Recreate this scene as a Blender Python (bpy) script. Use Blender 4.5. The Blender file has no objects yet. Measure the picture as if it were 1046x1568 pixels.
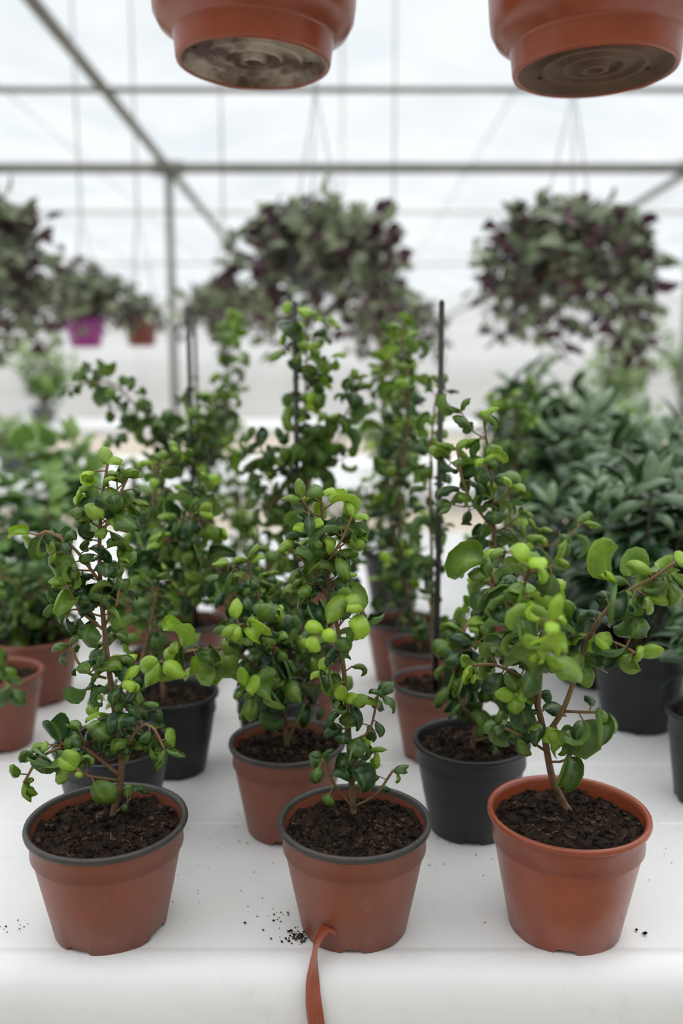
import bpy, math, random
from mathutils import Vector, Matrix, noise
scene = bpy.context.scene
PI = math.pi
TZ = 0.80           # bench top height
# ------------------------------------------------------------------ materials
def new_mat(name):
    m = bpy.data.materials.new(name); m.use_nodes = True
    nt = m.node_tree
    for n in list(nt.nodes): nt.nodes.remove(n)
    out = nt.nodes.new('ShaderNodeOutputMaterial')
    return m, nt, out
def N(nt, t, **kw):
    n = nt.nodes.new(t)
    for k, v in kw.items(): setattr(n, k, v)
    return n
def mixc(nt, fac, a, b):
    n = N(nt, 'ShaderNodeMix', data_type='RGBA')
    for sock, val in ((n.inputs[0], fac), (n.inputs[6], a), (n.inputs[7], b)):
        if isinstance(val, (int, float)): sock.default_value = val
        elif isinstance(val, tuple): sock.default_value = (*val, 1)
        else: nt.links.new(val, sock)
    return n.outputs[2]
def noise_fac(nt, scale, detail=4, lo=0.4, hi=0.6, coord='Object', rough=.6):
    tc = N(nt, 'ShaderNodeTexCoord')
    no = N(nt, 'ShaderNodeTexNoise'); no.inputs['Scale'].default_value = scale
    no.inputs['Detail'].default_value = detail; no.inputs['Roughness'].default_value = rough
    nt.links.new(tc.outputs[coord], no.inputs['Vector'])
    mr = N(nt, 'ShaderNodeMapRange'); mr.inputs[1].default_value = lo; mr.inputs[2].default_value = hi
    nt.links.new(no.outputs['Fac'], mr.inputs[0])
    return mr.outputs[0]
def mat_two(name, a, b, scale, lo=.35, hi=.65, rough=.5, bump=0, bscale=None, spec=.5, metal=0, detail=4, stain=None):
    m, nt, out = new_mat(name)
    p = N(nt, 'ShaderNodeBsdfPrincipled')
    f = noise_fac(nt, scale, detail, lo, hi)
    c = mixc(nt, f, a, b)
    if stain:
        sf = noise_fac(nt, stain[1], 8, .58, .76, rough=.75)
        mm = N(nt, 'ShaderNodeMath', operation='MULTIPLY'); mm.inputs[1].default_value = stain[2]
        nt.links.new(sf, mm.inputs[0]); c = mixc(nt, mm.outputs[0], c, stain[0])
    nt.links.new(c, p.inputs['Base Color'])
    p.inputs['Roughness'].default_value = rough
    p.inputs['Specular IOR Level'].default_value = spec
    p.inputs['Metallic'].default_value = metal
    if bump:
        bf = noise_fac(nt, bscale or scale * 2, 5, .2, .8)
        bn = N(nt, 'ShaderNodeBump'); bn.inputs['Strength'].default_value = bump
        bn.inputs['Distance'].default_value = .002
        nt.links.new(bf, bn.inputs['Height']); nt.links.new(bn.outputs[0], p.inputs['Normal'])
    nt.links.new(p.outputs[0], out.inputs[0])
    return m
def leaf_mat(name, dark, light, under, rough=.35, trans=.2, vein=.25, spec=.5, patch=None, edge=0.):
    m, nt, out = new_mat(name)
    p = N(nt, 'ShaderNodeBsdfPrincipled')
    at = N(nt, 'ShaderNodeAttribute', attribute_name='tint')
    au = N(nt, 'ShaderNodeAttribute', attribute_name='lu')
    base = mixc(nt, at.outputs['Fac'], dark, light)
    nf = noise_fac(nt, 60, 3, .3, .7)
    hs = N(nt, 'ShaderNodeHueSaturation')
    mr = N(nt, 'ShaderNodeMapRange'); mr.inputs[3].default_value = .7; mr.inputs[4].default_value = 1.35
    nt.links.new(nf, mr.inputs[0]); nt.links.new(mr.outputs[0], hs.inputs['Value'])
    nt.links.new(base, hs.inputs['Color'])
    col = hs.outputs[0]
    vr = N(nt, 'ShaderNodeMapRange'); vr.inputs[1].default_value = 0; vr.inputs[2].default_value = .16
    vr.inputs[3].default_value = vein; vr.inputs[4].default_value = 0
    nt.links.new(au.outputs['Fac'], vr.inputs[0])
    col = mixc(nt, vr.outputs[0], col, light)
    if edge:
        er = N(nt, 'ShaderNodeMapRange'); er.inputs[1].default_value = .80; er.inputs[2].default_value = 1.0
        er.inputs[3].default_value = 0; er.inputs[4].default_value = edge
        nt.links.new(au.outputs['Fac'], er.inputs[0])
        col = mixc(nt, er.outputs[0], col, light)
    if patch:
        pf = noise_fac(nt, 28, 2, .55, .66)
        col = mixc(nt, pf, col, patch)
    geo = N(nt, 'ShaderNodeNewGeometry')
    und = mixc(nt, at.outputs['Fac'], under, light)
    col2 = mixc(nt, geo.outputs['Backfacing'], col, und if not patch else under)
    nt.links.new(col2, p.inputs['Base Color'])
    p.inputs['Roughness'].default_value = rough
    p.inputs['Specular IOR Level'].default_value = spec
    bf = noise_fac(nt, 190, 2, .2, .8)
    bn = N(nt, 'ShaderNodeBump'); bn.inputs['Strength'].default_value = .35; bn.inputs['Distance'].default_value = .001
    nt.links.new(bf, bn.inputs['Height']); nt.links.new(bn.outputs[0], p.inputs['Normal'])
    tr = N(nt, 'ShaderNodeBsdfTranslucent'); nt.links.new(col2, tr.inputs[0])
    mx = N(nt, 'ShaderNodeMixShader'); mx.inputs[0].default_value = trans
    nt.links.new(p.outputs[0], mx.inputs[1]); nt.links.new(tr.outputs[0], mx.inputs[2])
    nt.links.new(mx.outputs[0], out.inputs[0])
    return m
def film_mat(name, col, transp, tcol=(1, 1, 1), col2=None, stretch=(1, 1, 1)):
    m, nt, out = new_mat(name)
    t = N(nt, 'ShaderNodeBsdfTransparent'); t.inputs[0].default_value = (*tcol, 1)
    d = N(nt, 'ShaderNodeBsdfTranslucent')
    f = noise_fac(nt, .9, 3, .35, .65)
    nt.links.new(mixc(nt, f, col, col2 or tuple(c * .80 for c in col[:2]) + (col[2] * .88,)), d.inputs[0])
    mx = N(nt, 'ShaderNodeMixShader')
    f2 = noise_fac(nt, .5, 2, .3, .7)
    mr = N(nt, 'ShaderNodeMapRange'); mr.inputs[3].default_value = transp - .12; mr.inputs[4].default_value = transp + .12
    nt.links.new(f2, mr.inputs[0]); nt.links.new(mr.outputs[0], mx.inputs[0])
    nt.links.new(d.outputs[0], mx.inputs[1]); nt.links.new(t.outputs[0], mx.inputs[2])
    nt.links.new(mx.outputs[0], out.inputs[0])
    return m

DUST = (.36, .22, .16)
M_terra = mat_two('terracotta_plastic', (.225, .062, .031), (.18, .050, .027), 14, rough=.40, bump=.08, bscale=300, stain=(DUST, 30, .35))
M_terra2 = mat_two('orange_plastic', (.28, .060, .024), (.23, .050, .021), 20, rough=.27, bump=.05, bscale=200, stain=(DUST, 26, .2))
M_black = mat_two('black_plastic', (.012, .013, .015), (.020, .020, .022), 30, rough=.42, bump=.08, bscale=300, stain=((.08, .075, .07), 30, .3), spec=.35)
M_lip = mat_two('dark_grey_plastic', (.026, .025, .025), (.05, .045, .042), 60, rough=.45)
M_soil = mat_two('potting_soil', (.012, .008, .006), (.055, .034, .022), 160, lo=.4, hi=.68, rough=.95, bump=1, bscale=400, spec=.15, detail=8)
M_crumb = mat_two('soil_crumb', (.013, .009, .0065), (.12, .075, .048), 60, lo=.5, hi=.7, rough=.95, spec=.1)
M_white = mat_two('white_bench_metal', (.72, .725, .725), (.64, .645, .645), 7, lo=.45, hi=.85, rough=.36, bump=.05, bscale=40, detail=8, stain=((.42, .40, .37), 34, .3))
M_frame = mat_two('galvanised_steel', (.42, .42, .40), (.30, .30, .28), 6, rough=.45, metal=.3)
M_pipe = mat_two('grey_green_pipe', (.12, .125, .108), (.18, .18, .16), 4, rough=.5)
M_palebar = mat_two('pale_aluminium_bar', (.70, .73, .75), (.64, .67, .69), 3, rough=.5)
M_bark = mat_two('woody_bark', (.13, .075, .042), (.24, .15, .085), 120, rough=.8, bump=.4, bscale=300)
M_twig = mat_two('reddish_twig', (.20, .10, .05), (.24, .17, .07), 90, rough=.65)
M_vine = mat_two('green_brown_vine', (.10, .08, .05), (.13, .13, .07), 90, rough=.65)
M_stake = mat_two('black_stake', (.014, .013, .013), (.03, .026, .024), 50, rough=.5, bump=.2)
M_dirt = mat_two('dirty_pot_base', (.075, .038, .026), (.42, .35, .29), 15, lo=.44, hi=.62, rough=.75, bump=.5, bscale=80, detail=7)
M_dirt2 = mat_two('dark_dirty_pot_base', (.075, .036, .024), (.14, .075, .045), 16, lo=.4, hi=.7, rough=.7, bump=.4, bscale=80, detail=7)
M_hole = mat_two('dark_hole', (.008, .006, .005), (.012, .01, .008), 10, rough=.9)
M_floor = mat_two('sandy_concrete', (.42, .36, .285), (.50, .445, .37), 1.2, rough=.85, detail=6)
M_wire = mat_two('thin_wire', (.25, .24, .22), (.3, .29, .27), 10, rough=.5)
M_purple = mat_two('purple_plastic', (.30, .02, .23), (.36, .03, .28), 10, rough=.4)
M_brownred = mat_two('brown_red_plastic', (.20, .045, .035), (.24, .06, .045), 10, rough=.4)
M_greypot = mat_two('grey_plastic', (.10, .11, .11), (.14, .15, .15), 10, rough=.5)
M_leaf = leaf_mat('ficus_leaf', (.013, .050, .017), (.29, .47, .032), (.085, .17, .045), rough=.36, trans=.23, edge=.20, spec=.5)
M_leafb = leaf_mat('dark_shrub_leaf', (.012, .042, .016), (.12, .22, .07), (.065, .12, .055), rough=.27, trans=.08, vein=.35, spec=.65)
M_leafh = leaf_mat('trailing_leaf', (.075, .115, .055), (.36, .41, .24), (.085, .034, .050), rough=.40, trans=.18, patch=(.060, .024, .034))
M_leafg = leaf_mat('broad_green_leaf', (.025, .090, .024), (.22, .36, .06), (.08, .17, .05), rough=.4, trans=.2)
M_roof = film_mat('roof_film', (.50, .525, .545), .56, col2=(.38, .43, .465))
M_wall = film_mat('wall_film', (.76, .765, .77), .60, col2=(.66, .68, .69))
M_block = mat_two('grey_light_block', (.26, .27, .25), (.34, .345, .32), 1.5, rough=.7)  # invented opaque grey surface, cuts the daylight coming from behind the camera

# ------------------------------------------------------------------ mesh builder
class MB:
    def __init__(s): s.v = []; s.f = []; s.m = []; s.t = []; s.u = []
    def add(s, verts, faces, mi=0, tint=0., us=None):
        o = len(s.v)
        s.v.extend([tuple(p) for p in verts]); s.f.extend([tuple(i + o for i in f) for f in faces])
        s.m.extend([mi] * len(faces)); s.t.extend([tint] * len(verts)); s.u.extend(us if us else [1.] * len(verts))
    def tube(s, pts, rad, seg=6, mi=0, cap=True):
        pts = [Vector(p) for p in pts]; n = len(pts)
        if isinstance(rad, (int, float)): rad = [rad] * n
        vs = []; fs = []; prev = None
        for i, p in enumerate(pts):
            d = (pts[min(i + 1, n - 1)] - pts[max(i - 1, 0)])
            if d.length < 1e-9: d = Vector((0, 0, 1))
            d.normalize()
            ref = prev if prev is not None else (Vector((1, 0, 0)) if abs(d.x) < .9 else Vector((0, 1, 0)))
            a = (ref - d * ref.dot(d)); a.normalize(); prev = a; b = d.cross(a)
            for j in range(seg):
                t = 2 * PI * j / seg
                vs.append(p + (a * math.cos(t) + b * math.sin(t)) * rad[i])
        for i in range(n - 1):
            for j in range(seg):
                k = (j + 1) % seg
                fs.append((i * seg + j, i * seg + k, (i + 1) * seg + k, (i + 1) * seg + j))
        if cap:
            fs.append(tuple(range(seg - 1, -1, -1))); fs.append(tuple((n - 1) * seg + j for j in range(seg)))
        s.add(vs, fs, mi)
    def lathe(s, prof, c=(0, 0, 0), seg=64, mats=None, zmod=None):
        vs = []; fs = []; c = Vector(c)
        for i, (r, z) in enumerate(prof):
            for j in range(seg):
                t = 2 * PI * j / seg
                zz = z + (zmod(i, t) if zmod else 0)
                vs.append(c + Vector((r * math.cos(t), r * math.sin(t), zz)))
        ms = []
        for i in range(len(prof) - 1):
            for j in range(seg):
                k = (j + 1) % seg
                fs.append((i * seg + j, i * seg + k, (i + 1) * seg + k, (i + 1) * seg + j))
                ms.append(mats[i] if mats else 0)
        s.add(vs, fs, 0); s.m[-len(fs):] = ms
    def box(s, lo, hi, mi=0):
        x0, y0, z0 = lo; x1, y1, z1 = hi
        v = [(x0, y0, z0), (x1, y0, z0), (x1, y1, z0), (x0, y1, z0), (x0, y0, z1), (x1, y0, z1), (x1, y1, z1), (x0, y1, z1)]
        f = [(0, 3, 2, 1), (4, 5, 6, 7), (0, 1, 5, 4), (1, 2, 6, 5), (2, 3, 7, 6), (3, 0, 4, 7)]
        s.add(v, f, mi)
    def crumb(s, p, r, rng, mi=0):
        dirs = [(1, 0, 0), (-1, 0, 0), (0, 1, 0), (0, -1, 0), (0, 0, 1), (0, 0, -1)]
        vs = []
        a = rng.uniform(0, PI); ca, sa = math.cos(a), math.sin(a)
        for d in dirs:
            q = r * rng.uniform(.5, 1.2)
            x, y, z = d[0] * q, d[1] * q, d[2] * q * .7
            vs.append((p[0] + x * ca - y * sa, p[1] + x * sa + y * ca, p[2] + z))
        fs = [(0, 2, 4), (2, 1, 4), (1, 3, 4), (3, 0, 4), (2, 0, 5), (1, 2, 5), (3, 1, 5), (0, 3, 5)]
        s.add(vs, fs, mi)
    LV = [0, .05, .16, .30, .46, .62, .76, .88, .96, 1.]
    LU = [-1, -.8, -.5, 0, .5, .8, 1]
    def leaf(s, p, d, nrm, L, W, k, c, tint, shape='round', mi=0, crease=.08, twist=0.):
        """k = total lengthwise curl (strongest at the tip), c = edge roll (strongest at the margin)"""
        d = d.normalized(); x = d.cross(nrm)
        if x.length < 1e-5: x = Vector((1, 0, 0))
        x.normalize(); n = x.cross(d)
        vs = []; us = []; nu = len(s.LU)
        side = {0: (0., 0.)}; xx = zz_ = 0.; pu = 0.
        for u in (.5, .8, 1.):
            for q in range(3):
                um = pu + (u - pu) * (q + .5) / 3; ph = c * um ** 1.7
                xx += math.cos(ph) * (u - pu) / 3; zz_ -= math.sin(ph) * (u - pu) / 3
            side[u] = (xx, zz_); pu = u
        yy = zz = 0.; pv = 0.
        for v in s.LV:
            if v > 0:
                for q in range(2):
                    vm = pv + (v - pv) * (q + .5) / 2; th = k * vm ** 1.5
                    yy += math.cos(th) * (v - pv) / 2 * L; zz -= math.sin(th) * (v - pv) / 2 * L
            pv = v
            th = k * v ** 1.5
            if shape == 'round': w = math.sin(PI * min(1, v ** .9)) ** .5 if 0 < v < 1 else 0
            elif shape == 'lance': w = math.sin(PI * v ** .85) ** .8 if 0 < v < 1 else 0
            else: w = math.sin(PI * v ** .62) ** .75 if 0 < v < 1 else 0
            w = max(w, .03) * W * .5
            nn = n * math.cos(th) + d * math.sin(th)
            tw = twist * v
            ct, st = math.cos(tw), math.sin(tw)
            for u in s.LU:
                sx_, sz_ = side[abs(u)]
                a = math.copysign(sx_, u) * w if u else 0.
                z2 = sz_ * w + crease * abs(u) * w + (.05 * W * math.sin(v * 9 + u * 2 + k * 7) * abs(u) ** 2 if shape != 'lance' else 0)
                vs.append(p + d * yy + n * zz + (x * ct + nn * st) * a + (nn * ct - x * st) * z2)
                us.append(abs(u))
        fs = []
        for i in range(len(s.LV) - 1):
            for j in range(nu - 1):
                a = i * nu + j
                fs.append((a, a + 1, a + nu + 1, a + nu))
        s.add(vs, fs, mi, tint, us)
    def build(s, name, mats, parent=None, smooth=True):
        me = bpy.data.meshes.new(name)
        me.from_pydata(s.v, [], s.f)
        for m in mats: me.materials.append(m)
        me.polygons.foreach_set('material_index', s.m)
        if smooth: me.polygons.foreach_set('use_smooth', [True] * len(s.f))
        a = me.attributes.new('tint', 'FLOAT', 'POINT'); a.data.foreach_set('value', s.t)
        a = me.attributes.new('lu', 'FLOAT', 'POINT'); a.data.foreach_set('value', s.u)
        me.update()
        ob = bpy.data.objects.new(name, me); scene.collection.objects.link(ob)
        if parent: ob.parent = parent
        return ob
def empty(name, loc=(0, 0, 0)):
    e = bpy.data.objects.new(name, None); e.location = loc; e.empty_display_size = .05
    scene.collection.objects.link(e); return e
def catmull(pts, step=.006):
    pts = [Vector(p) for p in pts]
    if len(pts) == 2: pts = [pts[0], (pts[0] + pts[1]) / 2, pts[1]]
    P = [pts[0] * 2 - pts[1]] + pts + [pts[-1] * 2 - pts[-2]]
    out = []
    for i in range(1, len(P) - 2):
        p0, p1, p2, p3 = P[i - 1:i + 3]
        n = max(2, int((p2 - p1).length / step))
        for j in range(n):
            t = j / n
            out.append(.5 * ((2 * p1) + (p2 - p0) * t + (2 * p0 - 5 * p1 + 4 * p2 - p3) * t * t + (3 * p1 - p0 - 3 * p2 + p3) * t ** 3))
    out.append(pts[-1]); return out

# ------------------------------------------------------------------ pots
def make_pot(parent, R, H, body, lipm, seed, soil_mat=True, detail=True, taper=.70):
    rng = random.Random(seed)
    rb = R * taper; mb = MB()
    seg = 72
    prof = [(rb * .90, .0035), (rb * .97, .0004), (rb, .0018), (rb + (R - rb) * .40, H * .42), (rb + (R - rb) * .70, H * .735), (rb + (R - rb) * .72, H * .745),
            (rb + (R - rb) * .80, H * .752), (R - .0042, H - .0065), (R - .0035, H - .0055), (R - .0002, H - .0052), (R + .0004, H - .003), (R - .0002, H - .0006),
            (R - .0022, H), (R - .0042, H - .0012), (R - .0052, H - .004), (R - .0075, H * .8), (R - .010, H * .7)]
    mats = [0] * 8 + [1] * 6 + [0] * 2
    def zm(i, t):
        if i == 1 or i == 2:
            s_ = math.sin(t * 4 + seed)
            if s_ > .72: return .004
        return 0
    mb.lathe(prof, seg=seg, mats=mats, zmod=zm)
    o = [(rb * .90 * math.cos(2 * PI * j / seg), rb * .90 * math.sin(2 * PI * j / seg), .0035) for j in range(seg)]
    mb.add(o, [tuple(range(seg - 1, -1, -1))], 0)
    mb.build('pot', [body, lipm], parent)
    sm = MB(); rs = R - .0062; zs = H - .011; nr, na = 20, 64
    vs = [(0, 0, zs + .003)]; fs = []
    def hz(x, y, rr):
        return zs + .003 * (1 - rr * rr) + noise.noise(Vector((x * 55, y * 55, seed))) * .0055 + noise.noise(Vector((x * 160, y * 160, seed + 5))) * .005 + noise.noise(Vector((x * 380, y * 380, seed + 9))) * .0022
    for i in range(1, nr + 1):
        rr = i / nr
        for j in range(na):
            t = 2 * PI * j / na; x = rs * rr * math.cos(t); y = rs * rr * math.sin(t)
            vs.append((x, y, min(hz(x, y, rr), H - .003)))
    for j in range(na): fs.append((0, 1 + j, 1 + (j + 1) % na))
    for i in range(nr - 1):
        for j in range(na):
            a = 1 + i * na + j; b = 1 + i * na + (j + 1) % na
            fs.append((a, b, b + na, a + na))
    sm.add(vs, fs, 0)
    for _ in range(900 if detail else 120):
        rr = math.sqrt(rng.random()) * .96; t = rng.uniform(0, 2 * PI)
        x = rs * rr * math.cos(t); y = rs * rr * math.sin(t)
        sm.crumb((x, y, hz(x, y, rr)), rng.choice([.0008, .001, .0013, .0018, .0025, .0038]) * rng.uniform(.8, 1.2), rng, 1)
    if detail:
        for _ in range(10):
            rr = math.sqrt(rng.random()) * .85; t = rng.uniform(0, 2 * PI); a = rng.uniform(0, PI)
            x = rs * rr * math.cos(t); y = rs * rr * math.sin(t); z = hz(x, y, rr) + .0015; l = rng.uniform(.003, .006)
            sm.tube([(x, y, z), (x + l * math.cos(a), y + l * math.sin(a), z + rng.uniform(0, .002))], .0003, 4, 2)
    sm.build('soil', [M_soil, M_crumb, M_bark], parent, smooth=True)

def perp(d, ang, up=Vector((0, 0, 1))):
    a = d.cross(Vector((0, 1, 0)) if abs(d.y) < .9 else Vector((1, 0, 0))).normalized(); b = d.cross(a)
    return a * math.cos(ang) + b * math.sin(ang)

def leafy(stems, leaves, pts, r0, r1, rng, L, spacing=.008, start=0., tiptint=.7, tint0=.03, twigs=0, twl=.04, shape='round', asp=.9, kk=(.5, 1.7), cc=(.3, 1.6), pet=.006, smi=0, elev=.35):
    """one branch, with alternately set leaves and short side twigs"""
    P = catmull(pts, .005); n = len(P)
    stems.tube(P, [r0 + (r1 - r0) * i / (n - 1) for i in range(n)], 7, smi)
    tot = 0; nxt = rng.uniform(0, spacing); ang = rng.uniform(0, 6.28)
    length = sum((P[i + 1] - P[i]).length for i in range(n - 1))
    def cup():
        k_ = rng.uniform(*kk); c_ = rng.uniform(*cc)
        if shape == 'round' and rng.random() < .30: c_ = -c_ * .85
        if shape == 'round' and rng.random() < .15: k_ = -k_ * .6
        return k_, c_
    for i in range(n - 1):
        seg = (P[i + 1] - P[i]).length; d = (P[i + 1] - P[i]).normalized()
        while nxt <= tot + seg:
            f = nxt / length
            if f >= start:
                p = P[i] + d * (nxt - tot)
                ang += 2.4 + rng.uniform(-.5, .5)
                o = perp(d, ang)
                e = elev + rng.uniform(-.5, .45)
                ld = (o * math.cos(e) + d * math.sin(e) + Vector((0, 0, rng.uniform(-.25, .2)))).normalized()
                nn = (Vector((0, 0, 1)) + d * .6 - o * rng.uniform(-.2, .7) + Vector((rng.uniform(-.9, .9), rng.uniform(-1.1, .6), rng.uniform(-.5, .3))))
                q = p + ld * pet * rng.uniform(.5, 1.5)
                stems.tube([p, q + ld * .001], .0006, 4, 1, cap=False)
                tt = tint0 + rng.random() ** 3 * .42 + tiptint * max(0, (f - .68) / .32) ** 1.2 * rng.uniform(.3, 1.3)
                l = L * rng.uniform(.55, 1.18) * (1 - .25 * max(0, f - .85) / .15)
                k_, c_ = cup()
                leaves.leaf(q, ld, nn, l, l * asp * rng.uniform(.8, 1.1), k_, c_, min(1, tt), shape, twist=rng.uniform(-.9, .9))
            nxt += spacing * rng.uniform(.7, 1.35)
        tot += seg
    d = (P[-1] - P[-3]).normalized()
    for a in range(2):
        o = perp(d, rng.uniform(0, 6.28)); ld = (d + o * .5).normalized()
        leaves.leaf(P[-1], ld, o * -1 + Vector((0, 0, .5)), L * .7, L * .7 * asp, rng.uniform(*kk) * .6, rng.uniform(*cc), min(1, tiptint * rng.uniform(.7, 1.2) + tint0), shape)
    for k in range(twigs):
        f = start + (1 - start) * (k + rng.random()) / twigs; f = min(.97, max(.04, f)); i = int(f * (n - 2)); d = (P[i + 1] - P[i]).normalized()
        o = perp(d, rng.uniform(0, 6.28)); l = twl * rng.uniform(.5, 1.3)
        e1 = P[i] + (o * .8 + d * .4) * l * .5; e2 = P[i] + (o * .75 + d * rng.uniform(.3, .9)) * l
        leafy(stems, leaves, [P[i], e1, e2], r1 * .8, r1 * .45, rng, L * .92, spacing * 1.0, .12, tiptint * rng.choice([.3, .8, 1.1]), tint0, 0, 0, shape, asp, kk, cc, pet, 1, elev)

KK = (1.4, 4.6); CC = (1.4, 4.0)
def ficus(x, y, R, H, body, lipm, seed, branches, L=.024, stake=None, leafmat=None, detail=True, name='potted_ficus', stakeoff=(0, 0), shape='round', asp=1.10, tint0=.02, spacing=.0072, twl=.04, kk=KK, cc=CC, stems=None):
    rng = random.Random(seed)
    e = empty(name, (x, y, TZ))
    make_pot(e, R, H, body, lipm, seed, detail=detail)
    st = MB(); lf = MB(); zb = H - .014
    for b in branches:
        pts = [Vector((p[0] * .01, (p[2] if len(p) > 2 else 0) * .01, zb + p[1] * .01)) for p in b['p']]
        LL = b.get('L', L) * (1.1 if shape == 'round' else 1)
        leafy(st, lf, pts, b.get('r', .0028), b.get('r1', .0011), rng, LL, b.get('sp', spacing), b.get('s', .12), b.get('tip', .7), b.get('t0', tint0), b.get('tw', 0), b.get('twl', twl), shape, asp, kk, cc, smi=b.get('sm', 0))
    st.build('stem', stems or [M_bark, M_twig], e)
    lf.build('leaves', [leafmat or M_leaf], e)
    if stake:
        sk = MB(); sx, sy = stakeoff
        sk.tube([(sx, sy, H - .03), (sx + .001, sy, stake * .5), (sx, sy, stake)], [.0036, .0034, .0032], 10)
        sk.tube([(sx, sy, stake), (sx, sy, stake + .003)], [.0032, .001], 10)
        for zt in (.45, .62, .8):
            z = stake * zt
            ring = [(sx + .0048 * math.cos(a), sy + .0048 * math.sin(a), z + .001 * math.sin(a * 2)) for a in [2 * PI * i / 12 for i in range(13)]]
            sk.tube(ring, .0014, 5)
        sk.build('support_stake', [M_stake], e)
    return e
def B(*p, **k): d = dict(p=list(p)); d.update(k); return d

# ---- front row (cm relative to the soil centre: right, up, away)
ficus(-.190, .668, .0645, .093, M_terra, M_lip, 3, [
    B((-.3, -.5, 2.2), (.8, 4.4, 2), (.6, 7.8, 2), (0, 14.5, 2), (-.2, 21.1, 1.6), (.2, 26.4, 1.2), (.9, 30, 1), r=.0032, s=.17, tw=11, twl=.025, tip=.9, sp=.0066),
    B((.7, 4, 2), (-2.3, 7, 1), (-5, 6.6, 0), (-6.4, 4.6, -.5), r=.0018, sm=1, s=.2, tip=.5, sp=.0075, tw=2, twl=.018),
    B((.7, 5.5, 2), (2.6, 8.6, 1), (3.8, 8.8, .6), (4.8, 7.0, .3), r=.0016, sm=1, s=.15, tip=.2, sp=.0070, tw=2, twl=.02),
    B((.6, 3.6, 2), (-1, 5.4, -1), (-1.6, 6.6, -2.2), r=.0014, sm=1, s=.55, tip=.7, L=.023),
    B((-.2, 20.5, 1.6), (-2, 23.4, 1), (-4, 24.8, .6), (-5, 24, .6), r=.0014, sm=1, s=.12, tip=.5, tw=2, twl=.018),
    B((-.1, 24, 1.5), (1, 26, 1), (2.4, 29, 1), r=.0012, sm=1, s=.12, tip=.6, tw=1, twl=.018),
    B((-.1, 16.5, 1.8), (-1.8, 18.5, 1), (-2.6, 20.6, .6), r=.0012, sm=1, s=.12, tip=.7, tw=1, twl=.018),
    B((0, 17, 1.8), (1.2, 19, 1), (1.8, 22, .6), r=.0012, sm=1, s=.12, tip=.3),
    B((-.1, 12.5, 1.8), (-1.6, 13.4, 1), (-2.6, 15.6, .6), r=.0012, sm=1, s=.15, tip=.2),
    B((-.1, .5, 2.2), (1.4, 2, 1.4), (2.0, 3.4, 1.2), r=.001, sm=1, s=.5, tip=.1, L=.018)], L=.0245)
ficus(.0105, .668, .062, .093, M_terra, M_lip, 8, [
    B((0, -.5, 2.4), (-.4, 6.1, 2.2), (-.7, 11.2, 2), (-1.2, 15.7, 1.7), (-2.2, 21.1, 1.6), (-2.5, 25.2, 1.3), (-2.7, 27.5, 1), r=.0030, s=.18, tw=9, twl=.022, tip=1.0, sp=.0072),
    B((-2, 19, 1.6), (-3.6, 21.8, 1.2), (-5, 23.4, 1), r=.0012, sm=1, s=.12, tip=.7, tw=2, twl=.018),
    B((-2.3, 22, 1.4), (-1.2, 23.8, .8), (-.2, 26, .5), r=.0012, sm=1, s=.12, tip=.9, tw=2, twl=.016),
    B((-1.6, 18, 1.7), (-3.2, 19, 1), (-4.4, 20.4, .8), r=.0012, sm=1, s=.12, tip=.3),
    B((-1, 14, 1.8), (-.2, 16.6, -.5), (.6, 19.6, -3), r=.0012, sm=1, s=.5, tip=.9, L=.027, sp=.009),
    B((-1, 14, 1.8), (-1.6, 16.4, -1), (-2.4, 18.2, -4), r=.0012, sm=1, s=.5, tip=1., L=.026, sp=.009),
    B((0, 1.2, 2.2), (1.8, 2.6, 1.6), (3.2, 4.8, 1.4), r=.0010, sm=1, s=.4, tip=.1, sp=.010, L=.018),
    B((0, 1.0, 2.2), (-1.6, 3.4, 1.6), (-2.6, 6, 1.2), r=.0010, sm=1, s=.4, tip=.1, L=.020),
    B((-.4, 7, 2), (1.2, 8.2, 1.4), (1.9, 11.4, 1), r=.0010, sm=1, s=.2, tip=.1)], L=.024)
ficus(.1835, .668, .0645, .100, M_terra2, M_terra2, 15, [
    B((1.2, -.6, 1.4), (.2, .8, 1.8), (-1.1, 3.6, 1.2), (-2.3, 8.5, .2), (-4, 14, -1.6), (-5.2, 19.2, -4), (-5.6, 24, -9), r=.0034, s=.3, tw=7, twl=.028, tip=.9, sp=.0075),
    B((-2, 7.2, .6), (-.8, 10.5, -.8), (.7, 16.6, -1.8), (2.5, 19.7, -2.6), (4.7, 21.2, -3), (6.2, 22.6, -3.6), r=.0024, sm=1, s=.35, tw=6, twl=.02, tip=.75, sp=.0066),
    B((-2.8, 10, -.4), (-4, 15.5, -6), (-4.8, 18.5, -10), (-5, 20.6, -12.5), r=.0018, sm=1, s=.45, tw=2, twl=.014, tip=1., t0=.12, sp=.0078, L=.025),
    B((-2.8, 10.5, -.3), (-4.6, 13, -1.4), (-6.6, 14, -1.4), (-8.2, 13.8, -1), r=.0016, sm=1, s=.2, tip=.7, tw=2, twl=.02),
    B((-1.8, 6, .8), (-3.6, 7.4, 0), (-6, 8.8, -.5), r=.0012, sm=1, s=.3, tip=.2),
    B((-4, 14, -1.6), (-3, 17, -2), (-2.6, 20, -3), r=.0014, sm=1, s=.2, tip=.8, tw=1, twl=.02),
    B((-5, 18, -3), (-6.6, 20, -3), (-7.6, 22.4, -3), r=.0012, sm=1, s=.1, tip=.6),
    B((-.8, 10, -.8), (.6, 10.4, -2), (1.6, 10.8, -3), r=.0012, sm=1, s=.3, tip=.3),
    B((.6, 16, -1.8), (2, 16.4, -3.5), (3.2, 16, -5), r=.0012, sm=1, s=.4, tip=.7),
    B((-1.6, 5, 1), (-.4, 5.6, 0), (.2, 7.4, -.5), r=.001, sm=1, s=.4, tip=.1)], L=.026)

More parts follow.
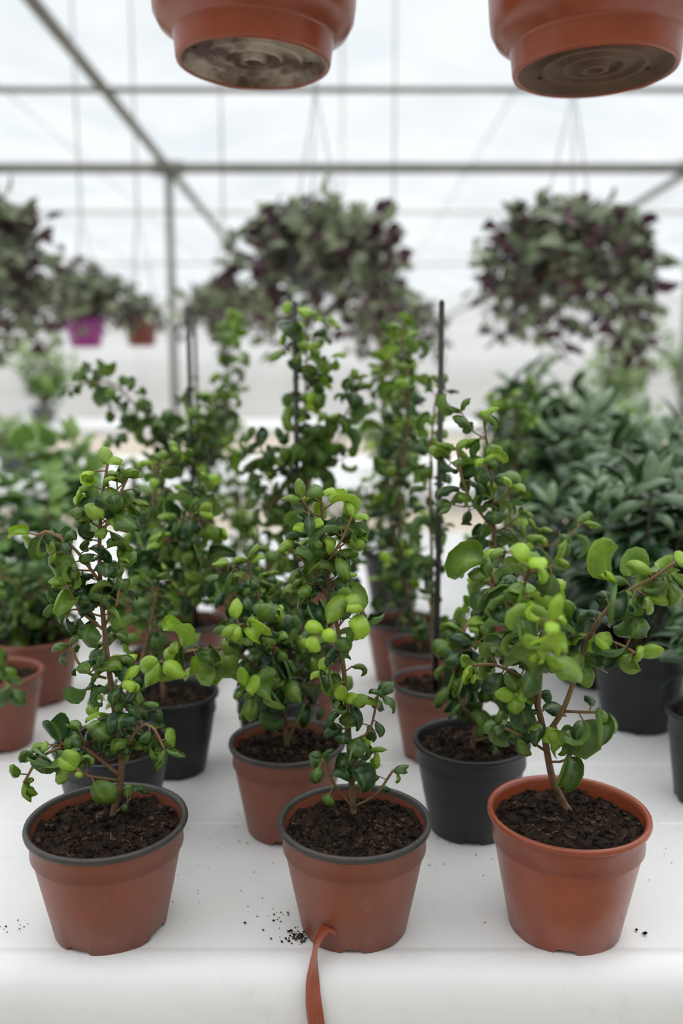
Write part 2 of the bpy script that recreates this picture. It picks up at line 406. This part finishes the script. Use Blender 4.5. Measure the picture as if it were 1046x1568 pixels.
# ---- second row
ficus(-.0535, .826, .0575, .093, M_terra, M_lip, 21, [
    B((0, 0, 0), (-.4, 6, -1), (-1.4, 13, -3), (-3.4, 20, -3), r=.0028, s=.25, tw=9, twl=.04, tip=.5),
    B((0, 1, 0), (2, 6, 0), (4, 11, 1), r=.0018, sm=1, s=.35, tw=4, tip=.4),
    B((-.6, 7, -1), (-4.5, 11.5, -4), (-8, 12.6, -7), (-10.5, 12.2, -9), r=.0018, sm=1, s=.25, tip=1., L=.033, t0=.1, sp=.010, tw=2, twl=.02),
    B((-.6, 7, -1), (-2.6, 8.5, -6), (-3, 10, -9), r=.0014, sm=1, s=.3, tip=.9, L=.028),
    B((-1.2, 12, -2), (-2, 15, -6), (-3.4, 15.8, -10), r=.0014, sm=1, s=.3, tip=.9, L=.027, tw=2, twl=.02),
    B((0, 4, 0), (-2.5, 6, -1), (-3.5, 9, -1), r=.0014, sm=1, s=.2, tw=3, tip=.2)], L=.026)
ficus(.1287, .828, .0575, .093, M_black, M_black, 27, [
    B((0, 0, 0), (1, 6, 0), (2, 13, 0), (1.8, 21, 0), (1.2, 28, 0), (.4, 33, 0), r=.003, s=.12, tw=10, twl=.032, tip=.7, sp=.0090),
    B((.3, 3, 0), (-1.5, 6, -2), (-2.2, 10, -2), (-1, 13.5, -2), r=.0016, sm=1, s=.2, tw=4, tip=.6, L=.028),
    B((1.8, 14, 0), (4.5, 18, 1), (6, 22, 1), r=.0016, sm=1, s=.1, tw=3, tip=.5),
    B((1.8, 22, 0), (-1, 26, 0), (-2, 30, 0), r=.0014, sm=1, s=.1, tw=2, tip=.6),
    B((0, 1, 0), (3, 2.5, -1.5), (4, 4, -2), r=.0014, sm=1, s=.3, tip=.2)], L=.026)
ficus(-.227, .828, .0575, .090, M_black, M_black, 31, [
    B((0, 0, 0), (1, 5, 1), (3, 10, 2), (4.5, 17, 3), r=.0024, s=.2, tw=5, twl=.03, tip=.2),], L=.024)
ficus(-.193, .962, .0525, .093, M_black, M_black, 33, [
    B((-1, 0, 0), (-1.3, 7, 0), (-2, 13, 0), (-1.5, 20, 0), (-1, 26.5, 0), (1, 28.5, 0), r=.0026, s=.35, tw=9, twl=.045, tip=.9),
    B((-1.6, 17, 0), (1.5, 20.5, -3), (4, 22, -5), (6.5, 21, -5), r=.0016, sm=1, s=.1, tw=4, tip=.7, L=.028),
    B((-1.4, 11, 0), (1, 13, 0), (3, 16, -1), r=.0014, sm=1, s=.1, tw=3, tip=.3)], L=.027)
ficus(-.0735, .972, .050, .090, M_black, M_black, 35, [
    B((0, 0, 0), (-2, 8, -2), (-5, 15, -4), (-8.5, 19.5, -6), (-10, 22.5, -6), r=.0026, s=.25, tw=8, twl=.035, tip=.5, L=.031),
    B((-2, 8, -1), (-1, 14, -2), (-.5, 18, -2), r=.0018, sm=1, s=.1, tw=4, tip=.3, L=.028)], L=.028, spacing=.0085)
ficus(.112, 1.0, .053, .093, M_terra, M_lip, 37, [
    B((0, 0, 1), (-.5, 8, 1.2), (-.6, 16, 1.5), (-.9, 25, 1.5), (-.6, 33, 1.2), (0, 36, .8), r=.0028, s=.1, tw=7, twl=.024, tip=.4, sp=.011),], stake=.528, stakeoff=(-.002, -.012), L=.025)
# ---- further back
ficus(.116, 1.146, .055, .093, M_terra, M_lip, 41, [
    B((-1, 0, 0), (-3, 9, 0), (-4, 20, 0), (-3, 32, 0), (-4, 43, 0), r=.003, s=.05, tw=15, twl=.05, tip=.8),], L=.028, detail=False, spacing=.011)
ficus(.090, 1.27, .055, .093, M_terra, M_lip, 43, [
    B((0, 0, 0), (-1, 10, 0), (-2.5, 22, 0), (-3, 34, 0), (-2, 43, 0), r=.003, s=.05, tw=14, twl=.055, tip=.8),
    B((-1, 8, 0), (-5, 15, 0), (-7, 20, 0), r=.002, s=.1, tw=5, tip=.3)], L=.029, detail=False, spacing=.011)
ficus(-.048, 1.11, .053, .093, M_terra, M_lip, 45, [
    B((0, 0, 0), (-.5, 9, 0), (.3, 18, 0), (0, 28, 0), (.4, 37, -.5), (.5, 44, -1), r=.003, s=.05, tw=24, twl=.042, tip=.9),
    B((0, 24, 0), (4, 30, -1), (7, 35.5, -1), r=.0016, sm=1, s=.2, tw=3, tip=.5),
    B((0, 22, 0), (-4, 27, -1), (-7, 27.5, -2), r=.0016, sm=1, s=.2, tw=4, tip=.3),
    B((0, 18, 0), (-3, 22, -1), (-4.5, 20, -2), r=.0016, sm=1, s=.2, tw=3, tip=.3),
    B((0, 9, 0), (-5, 14, 0), (-6, 18, 0), r=.0016, sm=1, s=.2, tw=3, tip=.3),
    B((0, 6, 0), (5, 10, 0), (7, 15, 0), r=.0016, sm=1, s=.2, tw=3, tip=.3)], stake=.535, stakeoff=(-.008, -.026), L=.029, detail=False, spacing=.0095)
ficus(-.222, 1.105, .055, .093, M_terra, M_lip, 47, [
    B((-1, 0, 0), (-2, 8, 0), (-2, 15, 0), (-1, 22, 0), r=.0028, s=.1, tw=11, twl=.05, tip=.4)], L=.028, detail=False, spacing=.0095)
ficus(-.222, 1.262, .055, .093, M_terra, M_lip, 49, [
    B((0, 0, 0), (1, 10, 0), (1.5, 20, 0), (.5, 29, 0), (2, 34, 0), r=.003, s=.05, tw=16, twl=.05, tip=.8),
    B((1, 22, 0), (-3, 29, 0), (-7, 33, -1), (-10, 36, -1), (-14.5, 36, -1), r=.0018, sm=1, s=.1, tw=7, twl=.04, tip=.5, L=.03),
    B((1, 20, 0), (-4, 26, 0), (-8, 30, 0), r=.0018, sm=1, s=.3, tw=4, tip=.4),
    B((1, 25, 0), (5, 31, 0), (6, 34, 0), r=.0018, sm=1, s=.1, tw=3, tip=.6)], stake=.54, stakeoff=(.008, -.01), L=.029, detail=False, spacing=.0105)
ficus(-.20, 1.62, .058, .095, M_terra, M_lip, 51, [
    B((0, 0, 0), (1, 14, 0), (-1, 28, 0), (0, 40, 0), (0, 48, 0), r=.003, s=.05, tw=20, twl=.05, tip=.9, t0=.12)], stake=.56, stakeoff=(-.062, -.02), L=.032, detail=False, spacing=.0115)
ficus(.10, 1.66, .058, .11, M_black, M_black, 53, [
    B((0, 0, 0), (-1, 14, 0), (1, 28, 0), (0, 42, 0), r=.003, s=.05, tw=20, twl=.055, tip=.9, t0=.12)], L=.032, detail=False, spacing=.0115)
ficus(.27, 1.40, .055, .093, M_terra, M_lip, 55, [
    B((0, 0, 0), (-1, 12, 0), (1, 24, 0), (0, 34, 0), r=.003, s=.05, tw=17, twl=.05, tip=.8)], L=.030, detail=False, spacing=.010)
ficus(-.35, 1.47, .058, .093, M_terra, M_lip, 57, [
    B((0, 0, 0), (1, 8, 0), (-1, 16, 0), (1, 22, 0), r=.003, s=.05, tw=12, twl=.05, tip=.5)], L=.030, detail=False, spacing=.010)
ficus(-.05, 1.50, .055, .093, M_terra, M_lip, 59, [
    B((0, 0, 0), (1, 8, 0), (-1, 18, 0), (1, 26, 0), r=.003, s=.05, tw=12, twl=.05, tip=.5)], L=.030, detail=False, spacing=.010)
# ---- left edge pots
ficus(-.430, 1.19, .065, .093, M_terra, M_terra, 61, [
    B((x, 0, y), (x * 1.8, 5, y * 1.8), (x * 2.6, 9.5, y * 2.4), r=.0016, sm=1, s=.1, tw=9, twl=.035, tip=.2) for x, y in ((-2, 0), (0, -1.5), (2, 0), (0, 1.5), (1, -1))],
      L=.022, detail=False, name='potted_bushy_plant')
ficus(-.420, 1.032, .054, .093, M_terra, M_terra, 63, [
    B((0, 0, 0), (1, 3, -4), (4, 2.8, -8), (5.4, 2.4, -9.5), r=.0018, sm=1, s=.5, tip=.1, L=.032),
    B((0, 0, 0), (-1, 6, 0), (0, 12, 0), r=.002, s=.2, tw=3, tip=.3)], L=.028, detail=False)
def fan(n, hmax, spread, rng, **k):
    out = []
    for i in range(n):
        a = rng.uniform(0, 2 * PI); q = spread * math.sqrt(rng.random()); h = hmax * (1 - .35 * (q / spread) ** 2) * rng.uniform(.85, 1.05)
        out.append(B((q * .15 * math.cos(a), 0, q * .15 * math.sin(a)), (q * .6 * math.cos(a), h * .5, q * .6 * math.sin(a)), (q * math.cos(a), h, q * math.sin(a)), **k))
    return out
r = random.Random(5)
ficus(-.53, 1.42, .062, .11, M_black, M_black, 65, fan(8, 20, 8, r, r=.0025, s=.3, tip=.5, sp=.013, L=.065, tw=0), leafmat=M_leafg, name='potted_broad_leaf_plant', shape='ovate', asp=.6, detail=False, kk=(.4, 1.8), cc=(.1, .9), tint0=.05, stems=[M_vine, M_vine])
ficus(-.62, 1.80, .062, .11, M_black, M_black, 67, fan(8, 26, 12, r, r=.0025, s=.3, tip=.5, sp=.014, L=.085, tw=0), leafmat=M_leafg, name='potted_broad_leaf_plant', shape='ovate', asp=.6, detail=False, kk=(.4, 1.8), cc=(.1, .9), tint0=.08, stems=[M_vine, M_vine])
# ---- right hand dark glossy shrubs in black pots
def shrub(x, y, R, H, seed, h, spread, n=14, L=.07, s=.45):
    r_ = random.Random(seed)
    ficus(x, y, R, H, M_black, M_black, seed, fan(n, h, spread, r_, r=.0022, r1=.0014, s=s, tip=.5, sp=.0074, t0=.04), leafmat=M_leafb, name='potted_glossy_shrub', shape='lance', asp=.37, L=L * 1.08, detail=False, kk=(.8, 2.4), cc=(.4, 1.5), stems=[M_vine, M_vine])
shrub(.390, .885, .046, .10, 71, 15, 3, 6, .05, s=.5)
shrub(.385, 1.095, .062, .11, 73, 23, 8, 16, .075, s=.35)
shrub(.372, 1.26, .062, .11, 75, 21, 8, 9)
shrub(.50, 1.42, .065, .11, 77, 29, 12, 16, .09)
shrub(.40, 1.62, .065, .11, 79, 31, 12, 14, .09)
shrub(.60, 1.78, .065, .11, 81, 32, 14, 15, .095)
shrub(.54, 1.2, .062, .11, 83, 23, 10, 16, .08, s=.3)
shrub(.45, 1.95, .065, .11, 85, 37, 13, 13, .095)
shrub(.52, 1.02, .055, .10, 87, 18, 7, 11, .065, s=.35)

# ------------------------------------------------------------------ bench (table)
def bench(name, x0, x1, y0, y1, grooves=True):
    mb = MB()
    prof = [(y0 - .030, TZ - .10), (y0 - .032, TZ - .095), (y0 - .032, TZ - .045), (y0 - .030, TZ - .025), (y0 - .024, TZ - .009), (y0 - .014, TZ - .0005), (y0 - .004, TZ + .0022), (y0 + .003, TZ + .0015), (y0 + .008, TZ)]
    if grooves:
        y = y0 + .205
        while y < y1 - .03:
            prof += [(y - .0022, TZ), (y - .0008, TZ - .0011), (y + .0008, TZ - .0011), (y + .0022, TZ)]; y += .14
    prof += [(y1, TZ), (y1 + .01, TZ), (y1 + .02, TZ - .008), (y1 + .02, TZ - .10)]
    n = len(prof); vs = []; fs = []
    for xx in (x0, x1): vs += [(xx, a, b) for a, b in prof]
    for i in range(n - 1): fs.append((i, n + i, n + i + 1, i + 1))
    mb.add(vs, fs, 0)
    mb.box((x0 + .003, y0 - .02, TZ - .04), (x1 - .003, y1, TZ - .012), 0)
    mb.box((x0 - .004, y0 - .03, TZ - .10), (x0 + .003, y1 + .02, TZ - .002), 0)
    mb.box((x1 - .003, y0 - .03, TZ - .10), (x1 + .004, y1 + .02, TZ - .002), 0)
    for lx in (x0 + .3, (x0 + x1) / 2, x1 - .3):
        for ly in (y0 + .12, y1 - .15):
            mb.box((lx - .02, ly - .02, 0), (lx + .02, ly + .02, TZ - .04), 1)
        mb.box((lx - .018, y0 + .12, .30), (lx + .018, y1 - .15, .34), 1)
        mb.box((lx - .018, y0 + .03, TZ - .075), (lx + .018, y1 - .03, TZ - .04), 1)
    return mb.build(name, [M_white, M_frame], smooth=False)
b = bench('greenhouse_bench', -2.2, 2.2, .628, 2.55)
for p in b.data.polygons: p.use_smooth = len(p.vertices) == 4 and abs(p.normal.x) < .5 and p.index < 8
bench('greenhouse_bench', -4.2, 4.2, 3.7, 5.2, False)
bench('greenhouse_bench', -4.2, 4.2, 8.6, 10.2, False)

# spilled soil
sp = MB(); rng = random.Random(4)
def spill(cx, cy, n, sx, sy, rmax=.0018):
    for _ in range(n):
        r_ = rng.uniform(.0004, rmax) * rng.random() ** .5 + .0003
        sp.crumb((cx + rng.gauss(0, sx), max(.637, cy + rng.gauss(0, sy)), TZ + r_ * .8), r_, rng)
spill(-.036, .648, 90, .007, .004); spill(-.054, .672, 22, .012, .007, .0014); spill(-.10, .70, 6, .03, .02, .001)
spill(-.265, .66, 14, .012, .006, .001); spill(.24, .655, 3, .004, .004, .0022); spill(.08, .76, 14, .03, .03, .001)
spill(.0, .78, 60, .25, .06, .0011); spill(-.1, .8, 20, .03, .04, .0013); spill(.30, .80, 20, .03, .05, .001); spill(0, 1.0, 60, .3, .12, .0014)
sp.build('spilled_soil', [M_crumb], smooth=False)

# orange plastic pot hanger hooked over the bench edge
hk = MB()
path = catmull([(-.0030, .6310, TZ + .003), (-.0032, .6305, TZ + .012), (-.0060, .6280, TZ + .0215), (-.0125, .624, TZ + .0235), (-.0185, .617, TZ + .016), (-.0205, .606, TZ + .004), (-.0208, .5955, TZ - .009), (-.0185, .5890, TZ - .030), (-.0135, .587, TZ - .065), (-.0065, .588, TZ - .11)], .0016)
vs = []; fs = []; NP = len(path)
def hk_frame(i):
    d = (path[min(i + 1, NP - 1)] - path[max(i - 1, 0)]).normalized()
    f = min(1, max(0, (i / (NP - 1) - .26) / .28))
    x = Vector((.10, 1, .1)).lerp(Vector((1, .3, 0)), f); x = (x - d * x.dot(d)).normalized()
    return d, x, x.cross(d)
for i, p in enumerate(path):
    d, x, n = hk_frame(i)
    w = .0046 + .0014 * min(1, i / (NP * .5)); t = .0013; rr = .0026
    for a, bb in ((-w, -t), (-w, rr), (-w + .0016, rr), (-w + .0016, t), (w - .0016, t), (w - .0016, rr), (w, rr), (w, -t)): vs.append(p + x * a + n * bb)
for i in range(NP - 1):
    for j in range(8):
        k = (j + 1) % 8; fs.append((i * 8 + j, i * 8 + k, (i + 1) * 8 + k, (i + 1) * 8 + j))
fs.append(tuple(range(8))); fs.append(tuple((NP - 1) * 8 + j for j in range(7, -1, -1)))
hk.add(vs, fs, 0)
for i in range(NP // 2, NP - 2, 5):
    d, x, n = hk_frame(i)
    c = path[i]; ring = []
    for s_ in (-1, 1):
        ring += [c + n * s_ * .0016 + x * .0016 * math.cos(a) + d * .0026 * math.sin(a) for a in [2 * PI * q / 10 for q in range(10)]]
    hk.add(ring, [tuple(range(9, -1, -1)), tuple(range(10, 20))] + [(q, (q + 1) % 10, 10 + (q + 1) % 10, 10 + q) for q in range(10)], 1)
hk.build('pot_hanger_hook', [M_terra2, M_brownred], smooth=False)

# ------------------------------------------------------------------ hanging pots near the viewer
BAR = 2.92
def hanging_pot(x, y, z, rf, basem, seed, tilt, RR=.0999):
    e = empty('hanging_planter', (x, y, z)); e.rotation_euler = tilt
    mb = MB(); R = RR
    prof = [(.0001, .005), (rf * .09, .005), (rf * .10, .002), (rf * .17, .002), (rf * .18, .008), (rf * .33, .008), (rf * .34, .0045), (rf * .39, .0045), (rf * .40, .008), (rf * .58, .008), (rf * .59, .0045), (rf * .64, .0045), (rf * .65, .009), (rf * .86, .009), (rf * .90, .004), (rf * .93, .001), (rf * .955, -.001), (rf * .985, 0), (rf, .003),
            (rf * 1.025, .022), (rf * 1.04, .0245), (rf * 1.07, .026), (R * .93, .033), (R * .985, .043), (R, .056), (R * 1.03, .11), (R * 1.09, .165), (R * 1.16, .168), (R * 1.17, .176), (R * 1.15, .18), (R * 1.08, .178), (R * 1.05, .15)]
    mats = [1] * 15 + [0] * 16
    mb.lathe(prof, seg=96, mats=mats)
    for i in range(6):
        a = 2 * PI * i / 6 + .3
        c = Vector((rf * .76 * math.cos(a), rf * .76 * math.sin(a), .0082))
        mb.lathe([(.0001, 0), (.0024, 0), (.0026, .003)], c=c, seg=12, mats=[2, 2])
    mb.build('pot', [M_terra2, basem, M_hole], e)
    so = MB(); so.lathe([(.0001, .160), (R * .5, .162), (R * 1.06, .156)], seg=40); so.build('soil', [M_soil], e)
    wi = MB()
    top = Vector((0, 0, BAR - z))
    for i in range(3):
        a = 2 * PI * i / 3 + .5
        wi.tube(catmull([(R * 1.13 * math.cos(a), R * 1.13 * math.sin(a), .172), (R * .6 * math.cos(a), R * .6 * math.sin(a), .33), (0, 0, .44)], .02), .0022, 6)
    wi.tube([(0, 0, .44), (0, 0, .9), top], .0022, 6)
    wi.build('hanger', [M_terra2], e)
    st = MB(); lf = MB(); rg = random.Random(seed)
    for i in range(9):
        a = rg.uniform(0, 6.28); q = .06
        leafy(st, lf, [(q * .3 * math.cos(a), q * .3 * math.sin(a), .155), (q * math.cos(a), q * math.sin(a), .22), (q * 1.5 * math.cos(a), q * 1.5 * math.sin(a), .27)], .002, .001, rg, .04, .014, .1, .4, shape='ovate', asp=.6)
    st.build('stem', [M_bark, M_twig], e); lf.build('leaves', [M_leafh], e)
hanging_pot(-.087, .926, 1.552, .0765, M_dirt, 1, (0, math.radians(1.5), 0))
hanging_pot(.2417, .893, 1.534, .0775, M_dirt2, 2, (0, math.radians(-1), 0))

# ------------------------------------------------------------------ background trailing baskets
def basket(x, y, ztop, rad, drop, n, seed, potm, L=.068, potR=.10, potH=.12, name='hanging_basket_plant', zpot=None):
    rg = random.Random(seed)
    zp = ztop - .5 * drop if zpot is None else zpot
    e = empty(name, (x, y, zp))
    mb = MB()
    mb.lathe([(.0001, .002), (potR * .70, 0), (potR * .74, .004), (potR * .95, potH * .85), (potR * 1.02, potH * .86), (potR * 1.03, potH), (potR * .96, potH), (potR * .93, potH * .8), (.0001, potH * .82)], seg=32, mats=[0] * 7 + [1])
    mb.build('pot', [potm, M_soil], e)
    wi = MB(); bar = BAR - zp
    for i in range(3):
        a = 2 * PI * i / 3 + .4
        wi.tube([(potR * math.cos(a), potR * math.sin(a), potH * .97), (0, 0, min(potH + .45, bar - .1))], .002, 5)
    wi.tube([(0, 0, min(potH + .45, bar - .1)), (0, 0, bar)], .0035, 5); wi.build('hanger', [M_wire], e)
    st = MB(); lf = MB()
    for i in range(n):
        a = 2 * PI * i / n * 7.3 + rg.uniform(-.3, .3); q = rad * rg.uniform(.18, 1); ca, sa = math.cos(a), math.sin(a)
        up = (ztop - zp - potH) * rg.uniform(.6, 1.0) * (1 - .35 * q / rad); dn = drop * rg.uniform(.3, 1.0) * (.45 + .55 * q / rad)
        s0 = Vector((potR * .4 * ca, potR * .4 * sa, potH * .82))
        m1 = Vector((q * .7 * ca, q * .7 * sa, potH + up)); m2 = Vector((q * ca, q * sa, potH + up * .6 - dn * .35)); m3 = Vector((q * 1.02 * ca, q * 1.02 * sa, potH + up * .4 - dn))
        pts = [s0, m1, m2, m3] if q > potR * 1.05 else [s0, m1]
        leafy(st, lf, pts, .0018, .001, rg, L, L * .42, .25, .5, .35 * rg.random(), 0, 0, 'ovate', .58, (.5, 2.4), (-.3, 1.2), .008, 0, -.1)
    st.build('stem', [M_vine, M_vine], e); lf.build('leaves', [M_leafh], e)
basket(-.075, 2.67, 1.77, .275, .36, 88, 101, M_greypot, zpot=1.50, L=.074)
basket(.665, 2.67, 1.77, .260, .42, 92, 102, M_brownred, zpot=1.51, L=.074)
basket(-1.07, 2.67, 1.82, .24, .44, 74, 103, M_greypot, zpot=1.5, L=.072)
basket(-1.10, 3.85, 1.76, .26, .12, 52, 104, M_purple, zpot=1.385, potR=.085)
basket(-.86, 3.85, 1.60, .12, .06, 24, 105, M_brownred, zpot=1.39, potR=.075)
basket(-.50, 3.85, 1.70, .20, .12, 38, 106, M_greypot, zpot=1.40, potR=.085)
basket(.22, 3.85, 1.64, .22, .2, 36, 107, M_brownred, zpot=1.36, potR=.09)
basket(1.95, 3.85, 1.7, .24, .3, 36, 108, M_greypot, zpot=1.42)

# ------------------------------------------------------------------ far bench plants
def far_plant(x, y, z, R, h, spread, seed, mat, potm, L=.09):
    rg = random.Random(seed); e = empty('potted_bushy_plant', (x, y, z))
    mb = MB(); H = R * 1.3
    mb.lathe([(.0001, 0), (R * .72, 0), (R * .96, H * .9), (R * 1.02, H * .9), (R * 1.02, H), (R * .94, H), (R * .9, H * .9), (.0001, H * .9)], seg=28, mats=[0] * 6 + [1]); mb.build('pot', [potm, M_soil], e)
    st = MB(); lf = MB()
    for i in range(30):
        a = rg.uniform(0, 6.28); q = spread * math.sqrt(rg.random()); tt = rg.uniform(.45, 1.05)
        leafy(st, lf, [(0, 0, H * .85), (q * .6 * math.cos(a), q * .6 * math.sin(a), H + h * tt * .5), (q * math.cos(a), q * math.sin(a), H + h * tt)], .004, .002, rg, L, L * .4, .3, .6, .45, 0, 0, 'ovate', .6)
    st.build('stem', [M_vine, M_vine], e); lf.build('leaves', [mat], e)
far_plant(2.9, 9.2, TZ, .14, .75, .45, 201, M_leafg, M_greypot, .14)
far_plant(3.7, 9.2, TZ, .14, .85, .45, 202, M_leafg, M_greypot, .14)
far_plant(-3.1, 9.2, TZ, .14, .6, .35, 203, M_leafg, M_greypot, .14)
far_plant(-1.6, 4.3, TZ, .09, .14, .18, 205, M_leafg, M_greypot, .06)
far_plant(-.7, 4.5, TZ, .09, .14, .2, 206, M_leafg, M_black, .06)
far_plant(.25, 4.3, TZ, .09, .14, .2, 207, M_leafg, M_black, .06)
far_plant(1.3, 4.3, TZ, .09, .25, .22, 208, M_leafg, M_black, .07)

# ------------------------------------------------------------------ greenhouse shell
PX = [-1.446 + 4.4 * (i - 2) for i in range(6)]
X0, X1, Y0, Y1 = PX[0], PX[-1], -4.0, 26.0
def single(name, fn, mats, smooth=False):
    mb = MB(); fn(mb); return mb.build(name, mats, smooth=smooth)
single('floor', lambda m: m.box((X0, Y0, -.05), (X1, Y1, 0)), [M_floor])
WH = 3.3
single('wall_left', lambda m: m.add([(X0, Y0, 0), (X0, Y1, 0), (X0, Y1, WH), (X0, Y0, WH)], [(0, 1, 2, 3)]), [M_wall])
single('wall_right', lambda m: m.add([(X1, Y0, 0), (X1, Y1, 0), (X1, Y1, WH), (X1, Y0, WH)], [(0, 1, 2, 3)]), [M_wall])
def roofz(x):
    t = ((x - X0) / (X1 - X0)) * 5; f = t - math.floor(t)
    if x >= X1: f = 0
    return WH + .5 * math.sin(PI * f)
def endwall(m, y):
    n = 100; vs = []; fs = []
    for i in range(n + 1):
        x = X0 + (X1 - X0) * i / n; vs += [(x, y, 0), (x, y, roofz(x))]
    for i in range(n): fs.append((2 * i, 2 * i + 2, 2 * i + 3, 2 * i + 1))
    m.add(vs, fs)
single('wall_back', lambda m: endwall(m, Y1), [M_wall])
single('wall_front', lambda m: endwall(m, Y0), [M_block])  # unseen end wall, made opaque instead of film to darken camera-facing pot sides
def roof(m):
    n = 100; vs = []; fs = []
    for i in range(n + 1):
        x = X0 + (X1 - X0) * i / n; vs += [(x, Y0, roofz(x)), (x, Y1, roofz(x))]
    for i in range(n): fs.append((2 * i, 2 * i + 1, 2 * i + 3, 2 * i + 2))
    m.add(vs, fs)
single('ceiling', roof, [M_roof], True)
def frame(m):
    for px in PX[2:4]:
        m.tube([(px, Y0, 3.0), (px, Y1, 3.0)], .034, 10)
    for py in (-3.9, 7.69):
        m.tube([(X0, py, 3.0), (X1, py, 3.0)], .042, 10)
        for px in PX: m.tube([(px, py, 0), (px, py, 3.0)], .034, 10)
        for px in PX[1:-1]:
            m.tube([(px - .12, py, 3.0), (px + .12, py, 3.0)], .06, 10)
    m.tube([(X0, 5.69, 3.0), (X1, 5.69, 3.0)], .019, 8)
    for py in (.91, 2.67, 3.85):
        m.tube([(PX[1], py, BAR), (PX[4], py, BAR)], .018, 8)
        for px in PX[1:-1]: m.tube([(px, py, BAR), (px, py, 3.0)], .01, 6)
single('greenhouse_frame', frame, [M_pipe], True)
def bars(m):
    for px in (PX[0] + .04, PX[1], PX[4], PX[5] - .04):
        m.tube([(px, Y0, 3.0), (px, Y1, 3.0)], .02, 8)
    for py in (9.6, 13.7, 19.7, 25.9):
        m.tube([(X0, py, 3.0), (X1, py, 3.0)], .030, 8)
        if py > 20:
            for px in PX: m.tube([(px, py, 0), (px, py, 3.3)], .034, 8)
    for b_ in range(5):
        for f in (.33, .67):
            x = X0 + (X1 - X0) * (b_ + f) / 5; z = roofz(x) - .015
            m.tube([(x, Y0, z), (x, Y1, z)], .011, 6)
    for z in (.9, 1.7, 2.5, 3.25):
        m.tube([(X0, Y1 - .05, z), (X1, Y1 - .05, z)], .03, 6)
        m.tube([(X0 + .04, Y0, z), (X0 + .04, Y1, z)], .03, 6); m.tube([(X1 - .04, Y0, z), (X1 - .04, Y1, z)], .03, 6)
single('trim_1', bars, [M_palebar], True)

# ------------------------------------------------------------------ light
w = bpy.data.worlds.new('overcast_sky'); scene.world = w; w.use_nodes = True
nt = w.node_tree; bg = nt.nodes['Background']
tc = nt.nodes.new('ShaderNodeTexCoord'); sx = nt.nodes.new('ShaderNodeSeparateXYZ'); nt.links.new(tc.outputs['Generated'], sx.inputs[0])
cr = nt.nodes.new('ShaderNodeValToRGB'); cr.color_ramp.interpolation = 'LINEAR'
E = cr.color_ramp.elements
E[0].position = .0; E[0].color = (.62, .61, .58, 1)
E[1].position = 1; E[1].color = (3.45, 3.43, 3.37, 1)
for ps, cl in ((.03, (.91, .92, .93)), (.40, (.90, .915, .93)), (.75, (2.75, 2.73, 2.69))):
    e2 = E.new(ps); e2.color = (*cl, 1)
nt.links.new(sx.outputs[2], cr.inputs[0]); nt.links.new(cr.outputs[0], bg.inputs[0]); bg.inputs[1].default_value = .93
sl = bpy.data.lights.new('soft_sun', 'SUN'); sl.energy = .9; sl.angle = math.radians(50); sl.color = (1, .985, .96)
so = bpy.data.objects.new('soft_sun', sl); so.rotation_euler = (math.radians(-22), math.radians(15), 0); so.location = (0, 0, 2.8); scene.collection.objects.link(so)

# ------------------------------------------------------------------ camera
cd = bpy.data.cameras.new('camera'); cam = bpy.data.objects.new('camera', cd); scene.collection.objects.link(cam)
cam.location = (0, 0, 1.243); cam.rotation_euler = (math.radians(90 - 8.5), 0, 0)
cd.sensor_fit = 'VERTICAL'; cd.sensor_height = 36; cd.sensor_width = 24; cd.lens = 30.9; cd.clip_start = .02; cd.clip_end = 200
cd.dof.use_dof = True; cd.dof.focus_distance = .70; cd.dof.aperture_fstop = 2.8; cd.dof.aperture_blades = 9
scene.camera = cam
scene.view_settings.view_transform = 'Standard'
